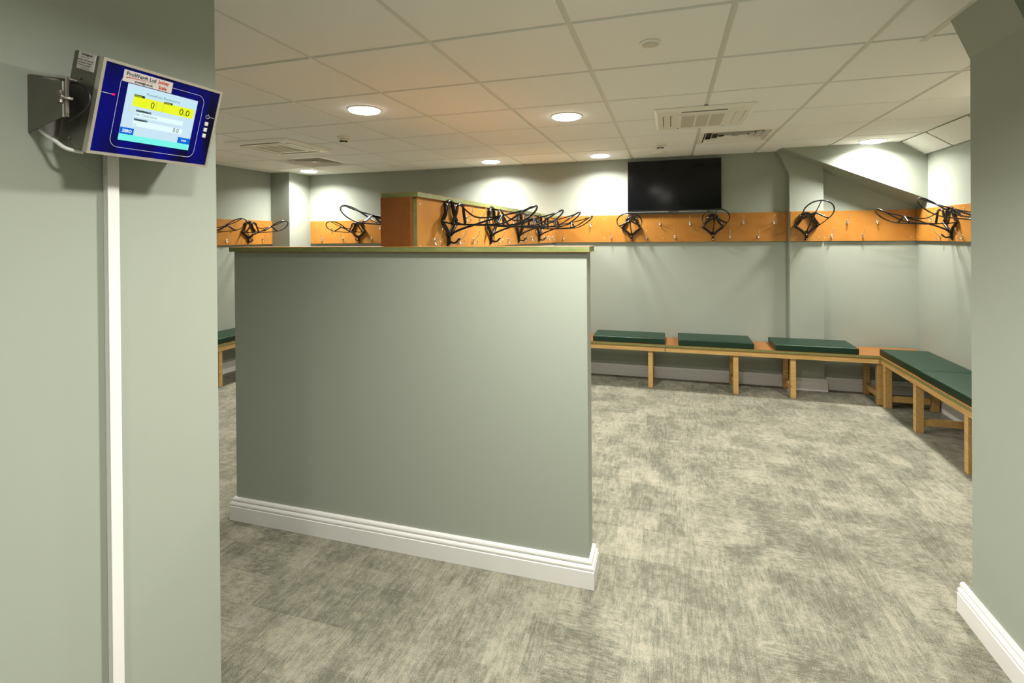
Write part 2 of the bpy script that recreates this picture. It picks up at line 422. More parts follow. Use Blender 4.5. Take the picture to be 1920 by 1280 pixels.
# ------------------------------------------------------------------ ceiling lights
def lamp_tree():
    root = empty('ceiling_light')
    mb = MB(); mb.lathe([(0.094, -0.001), (0.108, -0.001), (0.108, -0.003), (0.103, -0.006), (0.098, -0.006), (0.094, -0.001)], n=48)
    mb.build('bezel', M_plastic, root)
    mb = MB(); mb.lathe([(0.0975, -0.0015), (0.0970, -0.009), (0.092, -0.014), (0.075, -0.0185), (0.04, -0.021), (0.0005, -0.022)], n=48)
    mb.build('diffuser', M_lamp, root)
    return root
first = lamp_tree()
lab = ['bright round downlight directly over the middle of the low partition', 'bright round downlight between the partition and the air conditioner panel by the television',
       'bright round downlight near the back wall above the left of the central divider', 'bright round downlight near the back wall just left of the television',
       'bright round downlight beside the far left corner column', 'bright round downlight by the sloping bulkhead in the far right corner',
       'bright round downlight near the far left wall, hidden by the near left wall', 'bright round downlight near the right wall, hidden by the near right pier',
       'unseen round downlight above the opening, placed to brighten the partition front', 'bright round downlight over the passage just in front of the viewer', 'bright round downlight at the rear of the passage behind the viewer']
for i, (x, y) in enumerate(LAMPS_SEEN + LAMPS_MORE):
    o = first if i == 0 else copy_tree(first)
    o.location = (x, y, CEIL)
    tag(o, lab[i], 'ceiling light', 'round ceiling downlights')
    ld = bpy.data.lights.new('lamp_light', 'AREA'); ld.shape = 'DISK'; ld.size = 0.18; ld.spread = math.radians(136 if i == 8 else 118 if 2 <= i <= 5 else 150)
    k_ = i - len(LAMPS_SEEN)
    ld.energy = LAMP_W * (LAMPS_MORE_W.get(k_, 1.0) if k_ >= 0 else LAMPS_SEEN_W[i]); ld.color = LAMP_COL
    lo = bpy.data.objects.new('lamp_light', ld); COL.objects.link(lo); lo.parent = o; lo.location = (0, 0, -0.024)

# ------------------------------------------------------------------ other ceiling fittings
def detector(x, y, label):
    r = empty('smoke_detector', (x, y, CEIL))
    MB().lathe([(0.052, 0), (0.052, -0.010), (0.048, -0.014), (0.040, -0.016)], n=36).build('base', M_plastic, r)
    c = MB().lathe([(0.030, -0.016), (0.040, -0.018), (0.043, -0.024), (0.040, -0.030), (0.024, -0.031), (0.022, -0.034)], n=36).build('head', M_plastic, r)
    mb = MB()
    for k_ in range(14):
        a_ = 2 * PI * k_ / 14; cx, cy = 0.0265 * math.cos(a_), 0.0265 * math.sin(a_)
        mb.box(cx - 0.0028, cx + 0.0028, cy - 0.0028, cy + 0.0028, -0.0435, -0.030)
    mb.build('vent_slot', M_dark, c)
    MB().lathe([(0.024, -0.031), (0.024, -0.043), (0.031, -0.044), (0.028, -0.048), (0.012, -0.050)], n=30).build('cap', M_plastic, c)
    tag(r, label, 'smoke detector', 'smoke detectors'); return r
detector(-2.537, 3.595, 'white smoke detector on the ceiling above the left end of the partition')
detector(-0.069, 4.805, 'white smoke detector on the ceiling in front of the television')
def disc(x, y, r, name, label, cat):
    root = empty(name, (x, y, CEIL))
    MB().lathe([(r, 0), (r, -0.004), (r * 0.93, -0.008), (r * 0.80, -0.009)], n=40).build('rim', M_plastic, root)
    MB().lathe([(r * 0.78, -0.006), (r * 0.76, -0.011), (r * 0.3, -0.013)], n=40).build('cover', M_plastic if 'plate' in name else M_grey_plastic, root)
    tag(root, label, cat); return root
disc(-0.071, 2.274, 0.045, 'ceiling_speaker', 'small round grille on the ceiling nearest the viewer', 'speaker')
disc(-0.076, 5.262, 0.07, 'cover_plate', 'flat round cover plate on the ceiling against the top of the television', 'cover plate')
disc(-3.0, 5.222, 0.07, 'cover_plate', 'flat round cover plate on the ceiling above the far left hook board', 'cover plate')

def cassette(cx, cy, h, label, gx0, gx1, gy0, gy1, fourway):
    r = empty('air_conditioner', (cx, cy, CEIL))
    mb = MB(); mb.hexa([(-h, -h, -0.001), (h, -h, -0.001), (h, h, -0.001), (-h, h, -0.001)], [(-h + .02, -h + .02, -0.022), (h - .02, -h + .02, -0.022), (h - .02, h - .02, -0.022), (-h + .02, h - .02, -0.022)])
    mb.build('panel', M_plastic, r, bevel=0.003)
    f_ = MB(); f_.box(gx0 - .03, gx1 + .03, gy0 - .03, gy1 + .03, -0.026, -0.0215); fo = f_.build('grille_frame', M_plastic, r)
    g_ = MB()
    g_.box(gx0, gx1, gy0, gy1, -0.0262, -0.0259, 0)
    n_ = int((gy1 - gy0) / 0.012)
    for k_ in range(n_): y = gy0 + (k_ + .5) * (gy1 - gy0) / n_; g_.box(gx0, gx1, y - .002, y + .002, -0.0272, -0.0262, 0)
    for k_ in range(1, 3): x = gx0 + k_ * (gx1 - gx0) / 3; g_.box(x - .006, x + .006, gy0, gy1, -0.029, -0.0262, 1)
    g_.build('intake_grille', [M_grey_plastic, M_plastic], fo)
    def slot(x0, x1, y0, y1, ax):
        s_ = MB(); s_.box(x0, x1, y0, y1, -0.0232, -0.0222); o = s_.build('air_slot', M_dark if ax else M_grey_plastic, r)
        v_ = MB(); t_ = 0.35
        if x1 - x0 > y1 - y0: v_.box(x0, x1, y0 + (y1 - y0) * t_, y1, -0.027, -0.0233)
        else: v_.box(x0 + (x1 - x0) * t_, x1, y0, y1, -0.027, -0.0233)
        v_.build('flap', M_plastic, o)
    q = 0.235 if not fourway else 0.2
    if fourway:
        e = h - 0.075
        slot(-q, q, -e - .02, -e + .02, 1); slot(-q, q, e - .02, e + .02, 1); slot(-e - .02, -e + .02, -q, q, 1); slot(e - .02, e + .02, -q, q, 1)
    else:
        slot(gx0 - .005, gx1 + .005, -h + .045, -h + .075, 1)
        for xx in (-h + .055, -h + .105, h - .115, h - .06): slot(xx, xx + 0.014, -0.17, 0.17, xx < 0)
    for sx in (-1, 1): s_ = MB().lathe([(0.006, -0.027), (0.006, -0.022)], ((gx1 + .02) if sx > 0 else (gx0 - .02), gy1 + .02, 0), 10); s_.build('screw', M_dark, r)
    tag(r, label, 'air conditioner'); return r
cassette(0.224, 3.79, 0.314, 'square ceiling air conditioner panel in front of the television', -0.135, 0.135, -0.16, 0.21, False)
cassette(-3.31, 3.765, 0.315, 'square ceiling air conditioner panel at the far left', -0.15, 0.15, -0.15, 0.15, True)

def diffuser(i, j, label):
    xa, ya = G0x + TP * i, G0y + TP * j; cx, cy = xa + TP / 2, ya + TP / 2
    r = empty('air_diffuser', (cx, cy, CEIL))
    h = 0.286
    mb = MB()
    for s0, s1, za, zb in ((h, h - 0.035, 0.006, -0.002),):
        A = [(-s0, -s0, za), (s0, -s0, za), (s0, s0, za), (-s0, s0, za)]; B = [(-s1, -s1, zb), (s1, -s1, zb), (s1, s1, zb), (-s1, s1, zb)]
        for k_ in range(4): mb.poly([A[k_], A[(k_ + 1) % 4], B[(k_ + 1) % 4], B[k_]])
        C_ = [(x * (s1 - .004) / s1, y * (s1 - .004) / s1, zb + .01) for x, y, z in B]
        for k_ in range(4): mb.poly([B[k_], B[(k_ + 1) % 4], C_[(k_ + 1) % 4], C_[k_]])
    mb.build('frame', M_plastic, r)
    MB().box(-h, h, -h, h, 0.045, 0.048).build('backing', M_dark, r)
    # four banks of slanted blades forming a nested square
    for k_ in range(4):
        rr = (h - 0.045) - k_ * 0.050
        s_in = rr - 0.020
        mb = MB()
        A = [(-rr, -rr, 0.0), (rr, -rr, 0.0), (rr, rr, 0.0), (-rr, rr, 0.0)]; B = [(-s_in, -s_in, 0.032), (s_in, -s_in, 0.032), (s_in, s_in, 0.032), (-s_in, s_in, 0.032)]
        for q in range(4): mb.poly([A[q], A[(q + 1) % 4], B[(q + 1) % 4], B[q]])
        A2 = [(x * (rr - .0025) / rr, y * (rr - .0025) / rr, z) for x, y, z in A]; B2 = [(x, y, z + .0015) for x, y, z in B]
        mb.build('blade', M_plastic, r)
    MB().hexa([(-.03, -.03, .004), (.03, -.03, .004), (.03, .03, .004), (-.03, .03, .004)], [(-.012, -.012, .03), (.012, -.012, .03), (.012, .012, .03), (-.012, .012, .03)]).build('centre', M_plastic, r)
    tag(r, label, 'air vent', 'ceiling air vents')
diffuser(3, 5, 'square louvred air vent in the ceiling nearest the television')
diffuser(-4, 5, 'square louvred air vent in the ceiling at the far left')

# ------------------------------------------------------------------ hook boards
def hook_mesh():
    mb = MB()
    # back plate, long upper prong and short lower prong, both with ball ends
    mb.lathe([(0.0085, 0.0), (0.0085, 0.003), (0.005, 0.005)], (0, 0, 0.008), 14, 'y')
    mb.lathe([(0.0085, 0.0), (0.0085, 0.003), (0.005, 0.005)], (0, 0, -0.010), 14, 'y')
    mb.box(-0.0085, 0.0085, 0, 0.004, -0.012, 0.010)
    mb.tube([(0, 0.004, 0.006), (0, 0.016, 0.010), (0, 0.030, 0.022), (0, 0.042, 0.042), (0, 0.046, 0.062)], [0.0042, 0.0034, 0.0028, 0.0024, 0.0022], 8, 4)
    mb.ball((0, 0.046, 0.064), 0.0045)
    mb.tube([(0, 0.004, -0.010), (0, 0.012, -0.022), (0, 0.024, -0.024), (0, 0.032, -0.014), (0, 0.034, -0.004)], [0.0042, 0.0034, 0.0028, 0.0026, 0.0024], 8, 4)
    mb.ball((0, 0.034, -0.002), 0.0045)
    o = mb.build('coat_hook', M_chrome); return o
HOOK = hook_mesh(); hook_used = [False]
def hook(parent, lx, z):
    if not hook_used[0]: o = HOOK; hook_used[0] = True
    else: o = HOOK.copy(); COL.objects.link(o)
    o.parent = parent; o.location = (lx, 0.0, z)
BT = 0.018
DIRS = {'-Y': PI, '+X': -PI / 2, '-X': PI / 2}
def board(face, a0, a1, d, hooks, screws, label, z0_=1.438, z1_=1.728, edge=False):
    """face: direction the board looks; a0..a1 extent along the wall; d: plane of the wall behind it"""
    c = (a0 + a1) / 2; hl = (a1 - a0) / 2; zc = (z0_ + z1_) / 2; hh = (z1_ - z0_) / 2
    if face == '-Y': loc = (c, d - BT - 0.0005, zc); loca = lambda a: -(a - c)
    if face == '+X': loc = (d + BT + 0.0005, c, zc); loca = lambda a: -(a - c)
    if face == '-X': loc = (d - BT - 0.0005, c, zc); loca = lambda a: (a - c)
    r = empty('hook_board', loc, DIRS[face])
    mb = MB(); mb.box(-hl, hl, -BT, -0.001, -hh, hh, 1); mb.box(-hl, hl, -0.001, 0.0, -hh, hh, 0)
    mb.build('panel', [M_lam, M_green_edge], r)
    for a, w in hooks: hook(r, loca(a), EYE + w - zc)
    for a, w in screws:
        MB().lathe([(0.005, 0.0), (0.0045, 0.0012), (0.002, 0.0018)], (loca(a), 0, EYE + w - zc), 12, 'y').build('screw', M_brass, r)
    tag(r, label, 'hook board', 'orange hook boards'); return r
HT, HB = 0.130, -0.010
board('-Y', SX1 + 0.0005, 1.1245, BACK, [(-1.12, HB), (-0.819, HT), (-0.597, HB), (-0.226, HB), (-0.089, HT), (0.059, HB), (0.208, HT), (0.591, HB), (0.719, HT), (0.857, HB), (0.996, HT)],
      [(-0.67, 0.19), (-0.67, -0.02), (-0.06, 0.19), (-0.06, -0.025), (1.09, 0.19)], 'long orange hook board on the back wall below the television')
board('-Y', 1.128, 1.4165, 5.555, [], [(1.17, 0.18), (1.37, 0.18), (1.17, -0.025), (1.37, -0.025)], 'short orange hook board on the shallow back column')
board('-Y', 1.4185, 2.18, BACK, [(1.501, HB), (1.633, HT - .006), (1.759, HB), (1.874, HT - .008)], [(1.44, -0.03), (2.15, -0.03), (1.44, 0.19)], 'orange hook board on the back wall under the sloping bulkhead')
board('-X', 2.45, 5.6105, RIGHT, [(5.318, HT), (5.165, HB - .012), (4.826, HB - .012), (4.70, HT), (4.52, HB), (4.38, HT)], [(5.40, 0.19), (5.56, -0.03), (5.56, 0.19)], 'orange hook board along the far right wall')
board('+X', SY0, BACK - 0.0195, SX1 - 0.018, [(2.528, HB - .008), (2.869, HB - .008), (2.986, HT - .01), (3.10, HB - .008), (3.228, HT), (3.62, HB - .01), (3.845, HB - .01), (3.73, HT), (3.98, HT), (4.333, HB), (4.584, HB), (4.46, HT), (4.70, HT), (5.06, HB), (5.27, HB), (5.16, HT), (5.481, HB), (5.40, HT)],
      [(2.363, 0.172), (2.363, -0.04), (3.12, 0.18)], 'long orange hook board on the right side of the central divider', z1_=1.707)
board('-X', SY0, BACK - 0.0195, SX0 + 0.018, [(2.528, HB), (2.95, HB), (3.1, HT), (3.62, HB), (3.9, HT)], [], 'long orange hook board on the left side of the central divider', z1_=1.707)
board('-Y', -4.478, SX0 - 0.0005, BACK, [(-4.293, HB + .005), (-4.147, HT), (-3.984, HB + .005), (-3.561, HB + .005), (-3.439, HT), (-3.25, HB), (-3.0, HT)], [(-4.45, -0.03), (-3.62, 0.18)], 'orange hook board on the back wall left of the central divider')
board('+X', 2.6, 5.2545, LEFT, [(4.558, HB - .005), (4.642, HT), (5.092, HB + .01), (4.40, HB), (4.50, HT + .015)], [(5.22, 0.2), (5.22, -0.03)], 'orange hook board on the far left wall')

# ------------------------------------------------------------------ saddle racks
def rack(face, a, d, label, rise=0.0, sway=0.0):
    """a: position along the wall, d: plane it is fixed to"""
    if face == '-Y': loc = (a, d, EYE)
    else: loc = (d, a, EYE)
    r = empty('saddle_rack', loc, DIRS[face])
    def T(p):
        x, y, z = p
        z = z + rise * max(y - 0.02, 0) * 1.0; x = x + sway * max(y - 0.02, 0)
        return (x, y, z)
    t = lambda pts: [T(p) for p in pts]
    # wall frame: stem, flared V, narrowing shoulders, rounded crown
    mb = MB()
    half = [(0, .0145, .012), (.045, .015, .048), (.085, .015, .078), (.096, .015, .092), (.085, .015, .108), (.064, .015, .132), (.052, .015, .155), (.046, .015, .180), (.030, .015, .203), (0, .015, .210)]
    ring = half + [(-x, y, z) for x, y, z in half[::-1][1:-1]]
    mb.tube(ring, 0.0115, 10, 3, closed=True)
    mb.build('wall_frame', M_black_steel, r)
    mb = MB(); mb.box(-0.010, 0.010, 0.001, 0.008, -0.050, 0.040); mb.tube([(0, .010, -.040), (0, .012, .02)], 0.009, 10); mb.build('stem', M_black_steel, r, bevel=0.002)
    for x_, z_ in ((-.052, .186), (.052, .186)):
        mb = MB(); mb.lathe([(0.0115, 0.006), (0.0125, 0.012), (0.0115, 0.020), (0.004, 0.022)], (x_, 0, z_), 14, 'y'); mb.tube([(x_ * .75, .013, z_), (x_, .013, z_)], .006, 8); mb.build('eyelet', M_black_steel, r)
    for x_, z_ in ((-.094, .093), (.094, .093), (-.053, .186), (.053, .186), (0, -.038), (0, .002)):
        MB().lathe([(0.0062, 0.018 if z_ > .09 else .016), (0.0058, 0.0262), (0.003, 0.0275)], (x_, 0, z_), 10, 'y').build('bolt', M_chrome, r)
    # near and far inverted-V hoops
    mb = MB(); mb.tube(t([(-.094, .070, .082), (-.082, .074, .104), (-.062, .078, .130), (-.050, .080, .155), (-.043, .080, .178), (-.026, .080, .189), (0, .080, .195), (.026, .080, .189), (.043, .080, .178), (.050, .080, .155), (.062, .078, .130), (.082, .074, .104), (.094, .070, .082)]), 0.0088, 10, 2); mb.build('hoop', M_black_steel, r)
    mb = MB(); mb.tube(t([(-.104, .335, .088), (-.060, .333, .110), (-.015, .330, .136), (.015, .330, .136), (.060, .333, .110), (.104, .335, .088)]), 0.0075, 10, 2); mb.build('hoop', M_black_steel, r)
    # ridge rail dipping between the hoops and rising to the tip
    mb = MB(); mb.tube(t([(0, .014, .205), (0, .080, .189), (0, .118, .158), (0, .160, .130), (0, .205, .122), (0, .270, .128), (0, .330, .140), (0, .420, .162), (0, .490, .185), (0, .520, .197)]), 0.0045, 8, 3); mb.build('ridge_rail', M_black_steel, r)
    # one loop of rod: side rails from the frame, round the raised far end
    sd = [(.090, .014, .092), (.091, .070, .079), (.096, .180, .080), (.104, .335, .088), (.118, .400, .108), (.118, .450, .138), (.098, .490, .168), (.060, .515, .190), (.020, .525, .199)]
    mb = MB(); mb.tube(t([(-x, y, z) for x, y, z in sd] + sd[::-1]), [0.0045] * 5 + [0.0058] * 8 + [0.0045] * 5, 8, 3); mb.build('loop_rail', M_black_steel, r)
    # main arm and lower J hook
    mb = MB(); mb.tube(t([(0, .012, .002), (0, .035, .028), (0, .085, .052), (0, .170, .082), (0, .250, .110), (0, .330, .132)]), [0.0085, 0.0075, 0.0065, 0.006, 0.0058, 0.0055], 10, 3); mb.build('arm', M_black_steel, r)
    mb = MB(); mb.tube([(0, .008, -.010), (0, .018, -.022), (0, .036, -.030), (0, .054, -.026), (0, .066, -.012), (0, .078, -.006)], 0.0058, 8, 3); mb.build('bridle_hook', M_black_steel, r)
    tag(r, label, 'saddle rack', 'black metal saddle racks'); return r
BF = BACK - BT
rack('+X', 2.70, SX1 + .001, 'black saddle rack nearest the viewer on the right side of the divider', rise=-0.06)
rack('+X', 3.43, SX1 + .001, 'black saddle rack second from the near end on the right side of the divider', rise=-0.035)
rack('+X', 4.135, SX1 + .001, 'black saddle rack third from the near end on the right side of the divider', rise=0.0)
rack('+X', 4.845, SX1 + .001, 'black saddle rack farthest along the right side of the divider', rise=-0.01)
rack('-Y', -0.382, BF, 'black saddle rack on the back wall under the left corner of the television', rise=0.045, sway=-0.02)
rack('-Y', 0.429, BF, 'black saddle rack on the back wall under the right corner of the television', rise=0.10, sway=0.01)
rack('-Y', 1.262, 5.555 - BT, 'black saddle rack on the shallow back column', rise=0.19, sway=-0.0)
rack('-X', 4.974, RIGHT - BT, 'black saddle rack on the far right wall nearest the corner', rise=0.02)
rack('-X', 4.20, RIGHT - BT, 'black saddle rack on the far right wall, partly hidden by the near pier', rise=0.09)
rack('-X', 2.75, SX0 - .001, 'black saddle rack poking out behind the left side of the divider', rise=0.01)
rack('-Y', -3.746, BF, 'black saddle rack on the back wall left of the divider', rise=0.0, sway=0.05)
rack('+X', 4.865, LEFT + BT, 'black saddle rack on the far left wall beside the corner column', rise=0.02)
rack('+X', 4.25, LEFT + BT, 'black saddle rack on the far left wall, cut off by the near left wall', rise=0.03)

# ------------------------------------------------------------------ television
r = empty('television', (0.048, BACK, 2.0225))
MB().box(-0.465, 0.465, -0.055, -0.020, -0.268, 0.268).build('bezel', M_tv_body, r, bevel=0.003)
MB().box(-0.459, 0.459, -0.0556, -0.0551, -0.252, 0.262).build('screen', M_screen_black, r)
MB().box(-0.465, 0.465, -0.057, -0.052, -0.271, -0.266).build('chrome_strip', M_steel_light, r)
o = MB().box(-0.05, 0.05, -0.0575, -0.057, -0.270, -0.264).build('sensor', M_tv_body, r)
MB().box(-0.467, -0.464, -0.050, -0.022, -0.265, 0.265).build('side_trim', M_steel_light, r)
MB().box(-0.16, 0.16, -0.020, -0.0005, -0.14, 0.14).build('wall_mount', M_tv_body, r)
tag(r, 'black flat television mounted high on the back wall, switched off', 'television')

# ------------------------------------------------------------------ benches
def bench(loc, rz, length, depth, frames, label, legx=0.045, fset=0.028, legd=0.055, joint=None):
    """local X along the bench, local Y to the wall"""
    r = empty('bench', loc, rz)
    mb = MB(); zt = 0.438
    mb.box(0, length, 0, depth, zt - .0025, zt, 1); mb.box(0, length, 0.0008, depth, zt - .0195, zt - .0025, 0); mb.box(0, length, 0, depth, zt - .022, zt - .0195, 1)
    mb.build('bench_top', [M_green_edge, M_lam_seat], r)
    MB().box(0.004, length - 0.004, 0.012, 0.032, zt - .070, zt - .0225).build('front_rail', M_pine, r)
    MB().box(0.004, length - 0.004, depth - .04, depth - .02, zt - .070, zt - .0225).build('back_rail', M_pine, r)
    for x in frames:
        for y in (fset, depth - .005 - legd):
            MB().box(x, x + legx, y + .0045, y + legd, 0.0005, zt - .0705 if y > .1 else zt - .0705).build('leg', M_pine, r, bevel=0.002)
        MB().box(x + 0.008, x + legx - 0.008, fset + legd + .0002, depth - .005 - legd - .0002, 0.055, 0.105).build('stretcher', M_pine, r, bevel=0.002)
        MB().box(x + 0.008, x + legx - 0.008, .0325, depth - .0405, zt - .07, zt - .0227).build('bearer', M_pine, r)
    return tag(r, label, 'bench', 'wooden changing benches')
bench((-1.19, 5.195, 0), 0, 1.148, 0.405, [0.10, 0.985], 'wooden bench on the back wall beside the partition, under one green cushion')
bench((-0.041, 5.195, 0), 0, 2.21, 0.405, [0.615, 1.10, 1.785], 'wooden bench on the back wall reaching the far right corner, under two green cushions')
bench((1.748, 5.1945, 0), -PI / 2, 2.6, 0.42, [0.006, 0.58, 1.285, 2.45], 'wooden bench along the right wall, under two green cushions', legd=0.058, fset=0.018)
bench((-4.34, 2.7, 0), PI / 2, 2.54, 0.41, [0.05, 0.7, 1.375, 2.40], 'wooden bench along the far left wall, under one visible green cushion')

def cushion(x0, x1, y0, y1, label, rz=0.0):
    cx, cy = (x0 + x1) / 2, (y0 + y1) / 2; hx, hy = (x1 - x0) / 2, (y1 - y0) / 2; H = 0.058
    bm = bmesh.new(); n = 14
    def prof(u): return 1 - abs(u) ** 14
    grid = {}
    for s_ in (0, 1):
        for i in range(n + 1):
            for j in range(n + 1):
                u = math.sin((i / n - .5) * PI); w = math.sin((j / n - .5) * PI)
                bx = 1 - 0.012 * (w * w) * 0; x = u * hx; y = w * hy
                if s_: z = H - 0.004 * (1 - prof(u) * prof(w)) + 0.005 * (1 - u * u) * (1 - w * w) * prof(u)
                else: z = 0.0
                grid[s_, i, j] = bm.verts.new((x, y, z))
    for s_ in (0, 1):
        for i in range(n):
            for j in range(n):
                q = [grid[s_, i, j], grid[s_, i + 1, j], grid[s_, i + 1, j + 1], grid[s_, i, j + 1]]
                bm.faces.new(q if s_ else q[::-1])
    rim = [(i, 0) for i in range(n)] + [(n, j) for j in range(n)] + [(i, n) for i in range(n, 0, -1)] + [(0, j) for j in range(n, 0, -1)]
    for k_ in range(len(rim)):
        a_, b_ = rim[k_], rim[(k_ + 1) % len(rim)]
        bm.faces.new((grid[0, a_[0], a_[1]], grid[0, b_[0], b_[1]], grid[1, b_[0], b_[1]], grid[1, a_[0], a_[1]]))
    m_ = MB(); m_.bm.free(); m_.bm = bm
    o = m_.build('bench_cushion', M_green_vinyl, bevel=0.010, seg=3)
    o.modifiers['bevel'].angle_limit = 0.9
    o.location = (cx, cy, 0.4385); o.rotation_euler.z = rz
    return tag(o, label, 'cushion', 'green vinyl bench cushions')
cushion(-0.745, -0.045, 5.205, 5.555, 'green cushion on the back bench nearest the partition')
cushion(0.082, 0.752, 5.20, 5.585, 'green cushion in the middle of the back bench')
cushion(0.930, 1.597, 5.20, 5.570, 'green cushion on the back bench in front of the shallow column')
cushion(1.762, 2.12, 4.49, 5.235, 'green cushion on the right bench at the far corner')
cushion(1.758, 2.13, 3.79, 4.475, 'green cushion on the right bench, cut off by the near pier')
cushion(-4.745, -4.36, 4.0, 4.72, 'green cushion on the far left bench seen through the gap')

# ------------------------------------------------------------------ cable trunking on the near left wall
r = empty('cable_trunking', (-1.2, 0.830, 0.12))
MB().box(0.0005, 0.014, -0.0115, 0.0115, 0.0, 1.62).build('channel', M_white, r, bevel=0.0008)
MB().box(0.014, 0.0165, -0.0125, 0.0125, 0.0, 1.62).build('lid', M_white, r, bevel=0.0008)
tag(r, 'white vertical cable trunking below the weighing display', 'cable trunking')

# ------------------------------------------------------------------ weighing display
O = Vector((-1.03765, 0.71176, 1.85396)); UX = Vector((-0.0075, 0.99975, 0.02083)).normalized(); VY = Vector((-0.29963, 0.01762, -0.95389))
NZ = Vector((0.95403, 0.0134, -0.29942)).normalized(); UY = NZ.cross(UX).normalized(); UX = UY.cross(NZ).normalized()
disp = bpy.data.objects.new('weighing_display', None); COL.objects.link(disp)
disp.matrix_world = Matrix(((UX.x, UY.x, NZ.x, O.x), (UX.y, UY.y, NZ.y, O.y), (UX.z, UY.z, NZ.z, O.z), (0, 0, 0, 1)))
tag(disp, 'blue-faced steel weighing scale display with lit screen on the near left wall', 'scale display')
W, Hh, D = 0.2752, 0.1896, 0.084
mm_ = 0.001
# housing shell
mb = MB(); mb.box(0.0015, W - 0.0015, -Hh + 0.0015, -0.0015, -D, -0.006); mb.build('housing', M_steel, disp, bevel=0.004)
# rim: frame around the fascia
mb = MB(); q = 0.0058
mb.box(0, W, -q, 0, -0.010, 0.002); mb.box(0, W, -Hh, -Hh + q, -0.010, 0.002); mb.box(0, q, -Hh + q, -q, -0.010, 0.002); mb.box(W - q, W, -Hh + q, -q, -0.010, 0.002)
mb.build('rim', M_steel_light, disp)
fas = MB().box(q, W - q, -Hh + q, -q, -0.008, 0.0).build('fascia', M_blue, disp)
z_ = 0.0003
def quad(name, m_, parent, a0, a1, b0, b1, z):
    mb = MB(); mb.box(a0 * mm_, a1 * mm_, -b1 * mm_, -b0 * mm_, z - 0.0002, z); return mb.build(name, m_, parent)
# printed outline
def rr_path(x0, x1, y0, y1, r_, n=6):
    pts = []
    for cx, cy, a0 in ((x1 - r_, y0 + r_, -90), (x1 - r_, y1 - r_, 0), (x0 + r_, y1 - r_, 90), (x0 + r_, y0 + r_, 180)):
        for k_ in range(n + 1):
            a_ = math.radians(a0 + 90 * k_ / n); pts.append((cx + r_ * math.cos(a_), cy + r_ * math.sin(a_)))
    return pts
mb = MB(); P_ = rr_path(39.8, 232.5, 22.6, 170.0, 17)
mb.tube([(x * mm_, -y * mm_, 0.0) for x, y in P_], 0.00045, 6, closed=True); mb.build('printed_outline', M_line, fas)
quad('printed_line', M_line, fas, 6.4, 30, 65.8, 66.7, z_)
quad('printed_line', M_line, fas, 254, 268.6, 66.8, 67.6, z_)
MB().lathe([(0.0022, 0.0), (0.0020, 0.0012), (0.0008, 0.0018)], (0.0305, -0.0662, 0), 16).build('indicator_light', E_led, disp)
mb = MB(); mb.tube([((249.8 + 4.6 * math.sin(math.radians(a_))) * mm_, -(66.8 - 4.6 * math.cos(math.radians(a_))) * mm_, 0.0002) for a_ in range(35, 330, 20)], 0.00045, 6); mb.tube([(.2505, -.0605, .0002), (.2498, -.0665, .0002)], 0.00045, 6); mb.build('power_symbol', M_line, fas)
for by in (84.1, 98.4, 112.8):
    mb = MB(); mb.box(.2455, .2547, -(by + 4.6) * mm_, -(by - 4.6) * mm_, 0, 0.0012); mb.build('button', M_sticker, disp, bevel=0.0004)
# sticker
st = quad('sticker', M_sticker, disp, 42, 147.8, 11.6, 35.2, 0.0006)
text('ProWeigh Ltd', 0.0112, M_ink, st, 0.0472, -0.0222, 0.0009, sx=0.98, bold=0.0002)
text('proweigh.co.uk', 0.0062, M_ink, st, 0.0665, -0.0323, 0.0009, sx=0.98, bold=0.0002)
text('Jockey', 0.0100, M_red, st, 0.1150, -0.0208, 0.0009, bold=0.0003, sx=0.9)
text('Scale', 0.0100, M_red, st, 0.1172, -0.0322, 0.0009, bold=0.0003, sx=0.9)
mb = MB(); sw = [(47.2, 26.9, .9), (60, 25.0, .8), (75, 24.4, .55), (90, 24.6, .35), (106.5, 24.8, .2)]
for (x0, y0, w0), (x1, y1, w1) in zip(sw, sw[1:]): mb.poly([(x0 * mm_, -(y0 + w0) * mm_, .0009), (x1 * mm_, -(y1 + w1) * mm_, .0009), (x1 * mm_, -(y1 - w1) * mm_, .0009), (x0 * mm_, -(y0 - w0) * mm_, .0009)])
mb.build('swoosh', M_red, st)
# screen
scr = quad('screen', E_bg, disp, 54.3, 216, 36.6, 154.1, 0.0008)
zs = 0.0011; zt = 0.0013
quad('title_band', E_title, scr, 59.5, 214.8, 43.5, 56.3, zs)
text('Pontefract Racecourse', 0.0080, E_grey, scr, 0.0950, -0.0525, zt, sx=1.06)
quad('cyan_bar', E_cyan, scr, 54.3, 216, 140.6, 154.1, zs)
quad('yellow_field', E_yel, scr, 70, 210.6, 58.6, 79.8, zs)
quad('field_divider', E_grey, scr, 119.5, 119.9, 59.4, 79.2, zt); quad('field_divider', E_grey, scr, 134.8, 135.2, 59.8, 79.8, zt)
quad('dark_tab', E_dark, scr, 70.3, 92.5, 55.2, 60.0, zt); text('Stones', 0.0052, E_yel, scr, 0.0712, -0.0592, zt + .0002, sx=1.1)
quad('dark_tab', E_dark, scr, 135.8, 155.6, 56.0, 60.6, zt); text('Pounds', 0.0052, E_yel, scr, 0.1364, -0.0599, zt + .0002, sx=1.0)
text('0', 0.0195, E_dark, scr, 0.1075, -0.0765, zt, sx=0.9)
text('0.0', 0.0195, E_dark, scr, 0.1745, -0.0764, zt, sx=1.12)
quad('strip', E_strip, scr, 79, 189.5, 90.5, 100.8, zs)
quad('dark_tab', E_grey, scr, 79.8, 112.5, 85.6, 89.9, zt); text('Conditions', 0.0055, E_dark, scr, 0.0802, -0.0895, zt + .0002, sx=1.05, bold=0.0002)
text('No Deduction', 0.0078, E_grey, scr, 0.0795, -0.0978, zt, sx=1.03)
quad('strip', E_strip, scr, 78.5, 192.2, 108.3, 120.6, zs)
